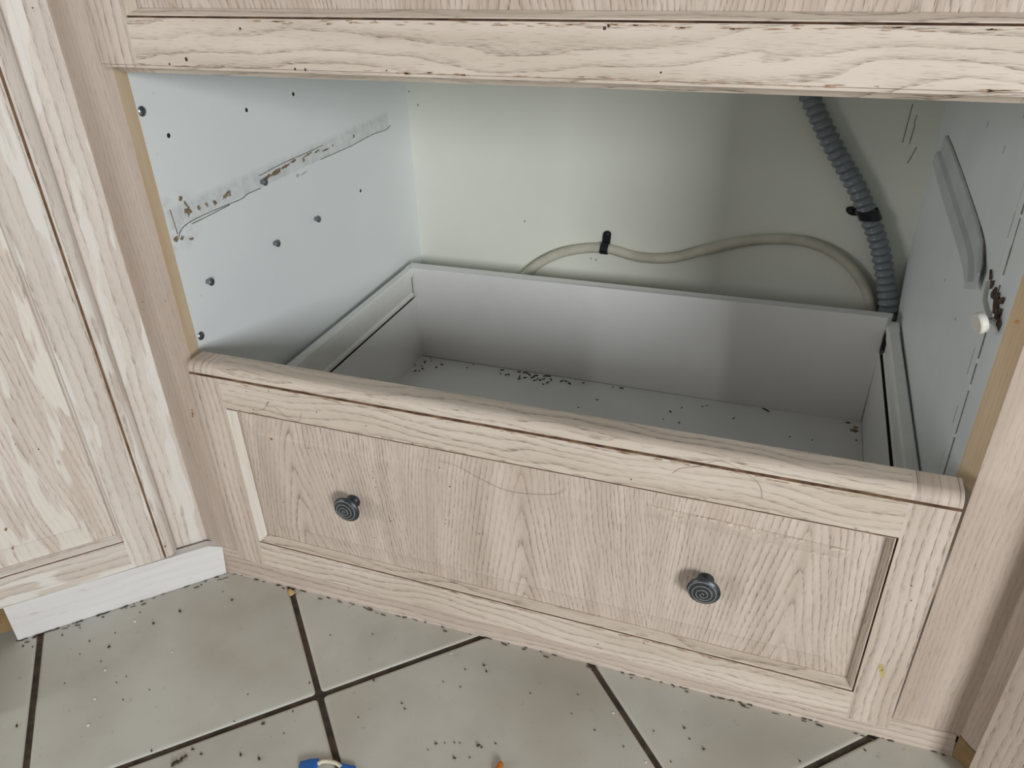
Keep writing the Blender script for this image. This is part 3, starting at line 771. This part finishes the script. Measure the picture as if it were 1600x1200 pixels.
# ------------------------------------------------------------------ small things and litter
UP = (Vector((1, 0, 0)), Vector((0, 1, 0)), Vector((0, 0, 1)))
def pellet(bm, c, L, wd, ang, nrm=Vector((0, 0, 1))):
    d = Vector((math.cos(ang), math.sin(ang), 0)); p = [c - d * L / 2, c - d * L * .3, c, c + d * L * .3, c + d * L / 2]
    rr = [wd * .2, wd * .85, wd, wd * .85, wd * .2]; rings = []
    n_ = d.cross(nrm).normalized()
    for q, r_ in zip(p, rr): rings.append([bm.verts.new(q + nrm * wd * .8 + (n_ * math.cos(2 * math.pi * k / 6) + nrm * math.sin(2 * math.pi * k / 6)) * r_) for k in range(6)])
    for A, B in zip(rings, rings[1:]):
        for k in range(6): bm.faces.new((A[k], A[(k + 1) % 6], B[(k + 1) % 6], B[k]))
    bm.faces.new(rings[0][::-1]); bm.faces.new(rings[-1])

# droppings in the drawer: crop pixels (x, y, angle, length) of the area at 620,540 shown 5.333 times
DP = [(150,165,80,18),(235,140,55,35),(282,108,0,12),(288,132,60,12),(210,172,15,20),(215,195,10,24),(155,212,25,30),(187,212,5,22),(330,183,0,24),(375,160,-10,28),(587,186,5,20),(640,162,0,10),(878,207,-5,40),(865,235,-60,22),(910,246,20,24),(933,243,-60,24),(1020,222,0,34),(1022,262,70,28),(1020,280,10,30),(1060,228,20,30),(1085,232,-30,28),(1105,245,-40,34),(1068,270,10,34),(1130,268,20,40),(1150,255,30,28),(1148,293,10,24),(1170,280,60,22),(1190,292,-70,22),(1200,285,20,22),(1225,280,10,26),(1240,256,5,50),(1270,258,0,30),(1285,285,-60,32),(1255,310,30,30),(1220,325,0,10),(1165,252,10,26),(1375,298,20,40),(1410,300,-10,28),(1440,318,-40,34),(62,392,60,24),(98,408,15,22),(1555,313,15,24),(1512,517,0,10)]
L2 = [(620 + x / 5.333, 540 + y / 5.333, a, l / 5.333) for x, y, a, l in DP]
L2 += [(800 + x / 4, 600 + y / 4, a, l) for x, y, a, l in ((530,100,20,4),(415,148,0,3),(685,28,-10,7),(1060,150,60,3),(1190,143,40,3),(1218,137,0,3),(990,175,-30,5),(1385,215,40,4),(1128,358,0,4),(1322,347,30,3),(1390,405,-30,6),(905,293,0,3),(1045,243,60,3),(1580,160,-20,11),(360,0,-20,5),(195,2,-30,4),(630,20,0,3))]
L2 += [(1325, 661, -8, 5), (1200, 643, -10, 5), (1234, 683, 10, 3), (1269, 688, 0, 3), (1306, 718, 0, 3), (560, 497, 0, 3)][:5]
bm = bmesh.new()
for x, y, a, l in L2:
    c = DM @ dat(x, y, 2, zB)
    p2 = DM @ dat(x + l / 2 * math.cos(R(a)), y - l / 2 * math.sin(R(a)), 2, zB)
    dv = p2 - c; L = max(.0025, min(.010, dv.length * 2)); ang = math.atan2(dv.y, dv.x)
    pellet(bm, c, L, .0011 if l > 4.5 else .0008, ang)
tag(obj('droppings', bm, 'dropping', None, smooth=60, kind='stuff'), 'dark droppings scattered along the back of the white drawer bottom', 'droppings', kind='stuff')

# floor litter
FD = [(x / 4, 900 + y / 4, s) for x, y, s in ((560,408,14),(682,445,22),(720,357,9),(500,490,10),(960,298,20),(1125,222,26),(1450,152,20),(1393,98,10),(790,628,9),(728,668,10),(632,535,10),(948,1095,16),(106,940,22),(145,440,16),(875,228,10),(405,672,8),(770,775,10),(934,712,7),(1550,742,8),(1465,910,10),(205,445,12),(390,370,14),(500,325,10),(1258,1115,18),(1505,1120,22),(1135,1150,30),(1110,1165,30),(1160,1130,24),(1085,1180,34),(1205,1085,20))]
FD += [(400 + x / 4, 900 + y / 4, s) for x, y, s in ((735,653,20),(335,670,14),(465,372,10),(730,365,10),(1308,585,12),(1425,560,18),(1440,598,18),(1170,662,10),(912,797,14),(930,832,14),(1277,695,12),(1497,1048,14),(1075,1087,9),(20,1145,24),(45,925,24),(230,848,12),(175,985,9),(640,885,9),(1240,1140,20),(1335,1135,12),(1125,1050,18),(1180,1045,10),(1240,1042,12),(1275,1045,10),(1390,1062,24),(1410,1072,14),(850,590,8))]
FD += [(800 + x / 4, 900 + y / 4, s) for x, y, s in ((115,735,12),(517,965,12),(372,862,8),(1077,952,18),(1110,1020,12),(1198,1085,18),(697,1067,12),(993,1162,12),(885,970,12),(2205,1090,16),(1800,1160,14),(412,742,10))]
bm = bmesh.new()
for x, y, s in FD:
    if y > 1199: continue
    pellet(bm, at(x, y, 2, 0.0), max(.0016, s / 4 * .00075), max(.0006, s / 4 * .00022), random.uniform(0, 6.3))
tag(obj('debris', bm, 'speck', None, smooth=60, kind='stuff'), 'dark specks of dirt scattered over the pale floor tiles', 'debris', kind='stuff')
bm = bmesh.new()
for x, y, s in ((164.5, 1047, 3.2), (148.5, 1092, 3), (211, 971, 4), (705, 1021, 2.4), (958, 1114, 2.6), (1009, 1191, 2.6), (958, 1012, 2), (269, 1019, 1.8), (138, 1133, 4)):
    c = at(x, y, 2, 0.0); lathe(bm, [(0, s * .0005), (.0004, s * .00045), (.0009, s * .0003), (.0011, s * .00005)], c, (0, 0, 1), 10)
tag(obj('droplets', bm, 'pale', None, smooth=60, kind='stuff'), 'tiny pale beads and crumbs lying on the floor tiles', 'crumbs', kind='stuff')

def lump(name, c, r, mat, label, cat, sq=(1, 1, .8), amp=.35):
    bm = bmesh.new(); bmesh.ops.create_icosphere(bm, subdivisions=2, radius=1.0)
    for v in bm.verts:
        k = 1 + random.uniform(-amp, amp); v.co = Vector((v.co.x * sq[0] * r * k, v.co.y * sq[1] * r * k, max(v.co.z * sq[2] * r * k, -r * .5)))
    zmin = min(v.co.z for v in bm.verts)
    bmesh.ops.translate(bm, vec=(0, 0, -zmin), verts=bm.verts)
    o = obj(name, bm, mat, None, smooth=35); o.location = c; tag(o, label, cat); return o
lump('crumb', at(457, 925, 2, 0.0) + Vector((0, -.003, 0)), .0042, 'crumb', 'yellow dry crumb wedged between kick board and grout line', 'crumb', (1.2, 1, 1.0))
bm = bmesh.new(); p, q = at(784, 1190, 2, .003), at(774, 1212, 2, .003)
d = q - p; path = [p + d * k / 10 for k in range(11)]; Lh = d.length
tube(bm, path, lambda s: .0031 * math.sqrt(max(.03, 1 - (2 * s / Lh - 1) ** 6)), 12, up=Vector((0, 0, 1)))
tag(obj('stick', bm, 'orange', None, smooth=60), 'short orange stick lying on the floor at the bottom edge', 'stick')

# blue and ivory plastic piece at the bottom edge of the picture
pc = empty('plastic_clip', at(512, 1204, 2, 0.0)); tag(pc, 'blue and ivory plastic clip lying on the grout line at the bottom edge', 'clip')
O = pc.location.copy()
def blk(bm, px, z0, z1):
    lo_ = [bm.verts.new(at(x, y, 2, 0.0) - O + Vector((0, 0, z0))) for x, y in px]; hi = [bm.verts.new(at(x, y, 2, 0.0) - O + Vector((0, 0, z1))) for x, y in px]
    fs = [bm.faces.new(lo_), bm.faces.new(hi[::-1])]
    for k in range(len(px)): fs.append(bm.faces.new((lo_[k], hi[k], hi[(k + 1) % len(px)], lo_[(k + 1) % len(px)])))
    bmesh.ops.recalc_face_normals(bm, faces=fs)
bm = bmesh.new(); blk(bm, [(470, 1193), (486, 1189), (499, 1188), (498, 1198), (492, 1203), (487, 1213), (472, 1212), (467, 1203)], 0.0, .0045); bevel(bm, .0008, 2)
obj('blue_end', bm, 'blue', pc, smooth=40)
bm = bmesh.new(); blk(bm, [(532, 1194), (545, 1197), (557, 1200), (556, 1208), (543, 1206), (530, 1203)], 0.0, .0035); bevel(bm, .0007, 2)
obj('blue_end', bm, 'blue', pc, smooth=40)
bm = bmesh.new(); tube(bm, smoothpath([at(x, y, 2, .003) - O for x, y in ((496, 1194), (504, 1190), (516, 1190), (526, 1193), (533, 1198))], 5), .0021, 10, up=Vector((0, 0, 1)))
obj('strap', bm, 'ivory', pc, smooth=60)

# hairs lying on the drawer front
def hair(pts, y, label):
    bm = bmesh.new(); tube(bm, smoothpath([DM @ dat(x, yy, 1, y) for x, yy in pts], 6), .00013, 5)
    tag(obj('hair', bm, 'hair', None, smooth=60), label, 'hair')
hair([(1050, 740), (1064, 732), (1095, 728), (1112, 722), (1130, 721), (1148, 729), (1166, 740), (1180, 750), (1189, 763), (1191, 779)], -.0005, 'arched dark hair stuck across the top rail of the drawer')
hair([(687, 721), (715, 729), (750, 748), (790, 766), (830, 772), (868, 772), (884, 764)], .0044, 'long thin hair sagging over the raised drawer panel')
hair([(398, 642), (412, 639), (420, 627), (416, 634), (430, 637), (445, 650), (457, 657), (467, 658), (471, 645)], -.0005, 'curly hair at the upper left corner of the drawer front')

# strip of clear tape with a curling end
bm = bmesh.new()
top = [(1012, 789), (1060, 800), (1120, 813), (1190, 829), (1260, 845), (1331, 862)]; bot = [(1008, 808), (1058, 818), (1118, 831), (1186, 847), (1255, 862), (1314, 876)]
A = [bm.verts.new(DM @ dat(x, y, 1, .0046 - .0008 * (k == 5))) for k, (x, y) in enumerate(top)]
B = [bm.verts.new(DM @ dat(x, y, 1, .0046 - .0022 * (k == 5))) for k, (x, y) in enumerate(bot)]
for k in range(5): bm.faces.new((A[k], B[k], B[k + 1], A[k + 1]))
bmesh.ops.solidify(bm, geom=bm.faces[:], thickness=.00015)
tag(obj('tape', bm, 'tape', None), 'strip of clear tape on the drawer panel with a peeling end', 'tape')

specksY = bmesh.new()
for px, py, a_, b_ in ((1377, 1043, .003, .006), (1379, 1050, .0035, .005), (1378, 1056, .002, .003)): flake(specksY, dat(px, py, 1, 0.0), a_, b_, th=.00015, jag=.4, ax=(Vector((1, 0, 0)), Vector((0, 0, 1)), Vector((0, -1, 0))))
obj('stain', specksY, 'yellow', dr, shift=SH, kind='stuff', label='yellow stain low on the right stile')

# fly specks and resin drips on the oak fronts
def specks(name, lst, frame, plane_y, mat, parent, inv, label=None):
    bm = bmesh.new()
    for x, y, s in lst:
        flake(bm, frame(x, y, plane_y), s * .7, s * .7 * random.uniform(.9, 1.5), n=8, jag=.3, th=.0004, ax=(Vector((1, 0, 0)), Vector((0, 0, 1)), Vector((0, -1, 0))))
    obj(name, bm, mat, parent, shift=inv, kind='stuff', label=label)
specks('speck', [(385, 612, .0007), (420, 611, .0008), (495, 644, .0009), (375, 641, .0008), (396, 640, .0009), (572, 665, .001), (306, 612, .0008), (1036, 655, .0008), (986, 749, .001), (934, 1006, .0012), (1006, 1004, .001), (620, 1004, .0008), (1424, 915, .001), (1424, 938, .0009)], lambda x, y, p_: dat(x, y, 1, p_), 0.0, 'speck', dr, SH)
specks('speck', [(482, 700, .0009), (687, 731, .0009), (587, 761, .0009), (611, 814, .0009), (697, 812, .0008), (749, 834, .001), (582, 737, .0008), (583, 747, .0007), (703, 760, .0012), (585, 840, .0008), (696, 818, .0008), (545, 920, .0009), (443, 785, .0007)], lambda x, y, p_: dat(x, y, 1, p_), .0049, 'speck', dr, SH)
specks('resin_drip', [(424, 686, .0022), (553, 675, .0022), (910, 712, .0018)], lambda x, y, p_: dat(x, y, 1, p_), .0045, 'resin', dr, SH, 'small amber stain')
specks('resin_drip', [(300, 641, .0018), (301, 646, .0026), (301, 650, .0020), (1589, 503, .0028)], lambda x, y, p_: at(x, y, 1, p_), 0.0, 'resin', cab, None, 'amber resin drip on the frame')
specks('speck', [(223, 472, .0008), (224, 484, .0006), (259, 470, .0006), (305, 611, .0008)], lambda x, y, p_: at(x, y, 1, p_), 0.0, 'speck', cab, None)
specks('speck', [(945, 42, .0019), (951, 38, .0014), (375, 44, .0014), (291, 92, .0022), (477, 108, .0014), (461, 107, .0014), (265, 100, .0012), (1033, 111, .001), (604, 109, .0009)], lambda x, y, p_: at(x, y, 1, p_) - Vector((0, -.022, .657)), -.0221, 'speck', door, None)
th = R(45); LM = Matrix.Translation((-0.056, 0, 0)) @ Matrix.Rotation(th, 4, 'Z'); LMI = LM.inverted(); ln = Vector((-math.sin(th), math.cos(th), 0))
def lat(px, py, y): return LMI @ at(px, py, ln, ln.dot(LM @ Vector((0, y, 0))))
specks('speck', [(21, 319, .0014), (64, 415, .0009), (142, 650, .001), (60, 702, .0011), (24, 694, .0008), (67, 621, .0007), (51, 12, .001), (38, 465, .0006), (8, 828, .001), (20, 857, .0008)], lat, -.0224 + .004, 'speck', ldoor, None)
specks('resin_drip', [(9, 828, .0022), (20, 857, .0018), (258, 854, .0018)], lat, -.0224, 'resin', ldoor, None, 'small amber stain')

# brown handling grime worn into the wood beside the grooves
M['grime_soft'] = plain('worn_grime', srgb(178, 152, 128), 0.75, col2=srgb(146, 118, 94), scale=160)
def streaks(name, x0, x1, zf, y, n, parent, shift, spread=.0022, lmin=.004, lmax=.022):
    bm = bmesh.new()
    for k in range(n):
        x = x0 + (x1 - x0) * random.random() ** 0.9; L = random.uniform(lmin, lmax)
        flake(bm, Vector((x, y, zf(x) + random.uniform(-spread, spread * .3))), L / 2, random.uniform(.0003, .0010), n=12, th=.00012, jag=.7, ax=(Vector((1, 0, 0)), Vector((0, 0, 1)), Vector((0, -1, 0))), rot=random.uniform(-.03, .03))
    obj(name, bm, 'grime_soft', parent, shift=shift, kind='stuff', label='brown grime worn in beside the groove')
streaks('grime_streak', .05, .745, lambda x: .3358, 0.0, 70, dr, SH)
streaks('grime_streak', .06, .74, lambda x: .0975, 0.0, 80, dr, SH)
streaks('grime_streak', .06, .78, lambda x: .6950, 0.0, 70, door, Vector((0, 0, -.657)))
streaks('grime_streak', .02, .78, lambda x: .6590, 0.0, 50, door, Vector((0, 0, -.657)), .0016)
streaks('grime_streak', .06, .74, lambda x: .2995, 0.0, 30, dr, SH, .001)
bm = bmesh.new()
for k in range(80):
    x = random.uniform(-.045, .86); pellet(bm, Vector((x, -.0018 - random.random() ** 3 * .006, 0.0)), random.uniform(.002, .010), random.uniform(.0003, .0008), random.gauss(0, .2))
for k in range(45):
    t = random.uniform(-.24, .012); p = LM @ Vector((t, -.0190 - random.random() ** 3 * .008, 0.0))
    pellet(bm, Vector((p.x, p.y, 0)), random.uniform(.002, .010), random.uniform(.0003, .0009), R(45) + random.gauss(0, .25))
obj('dirt_line', bm, 'grout', floor, smooth=60, kind='stuff', label='dark dirt packed along the foot of the kick boards')
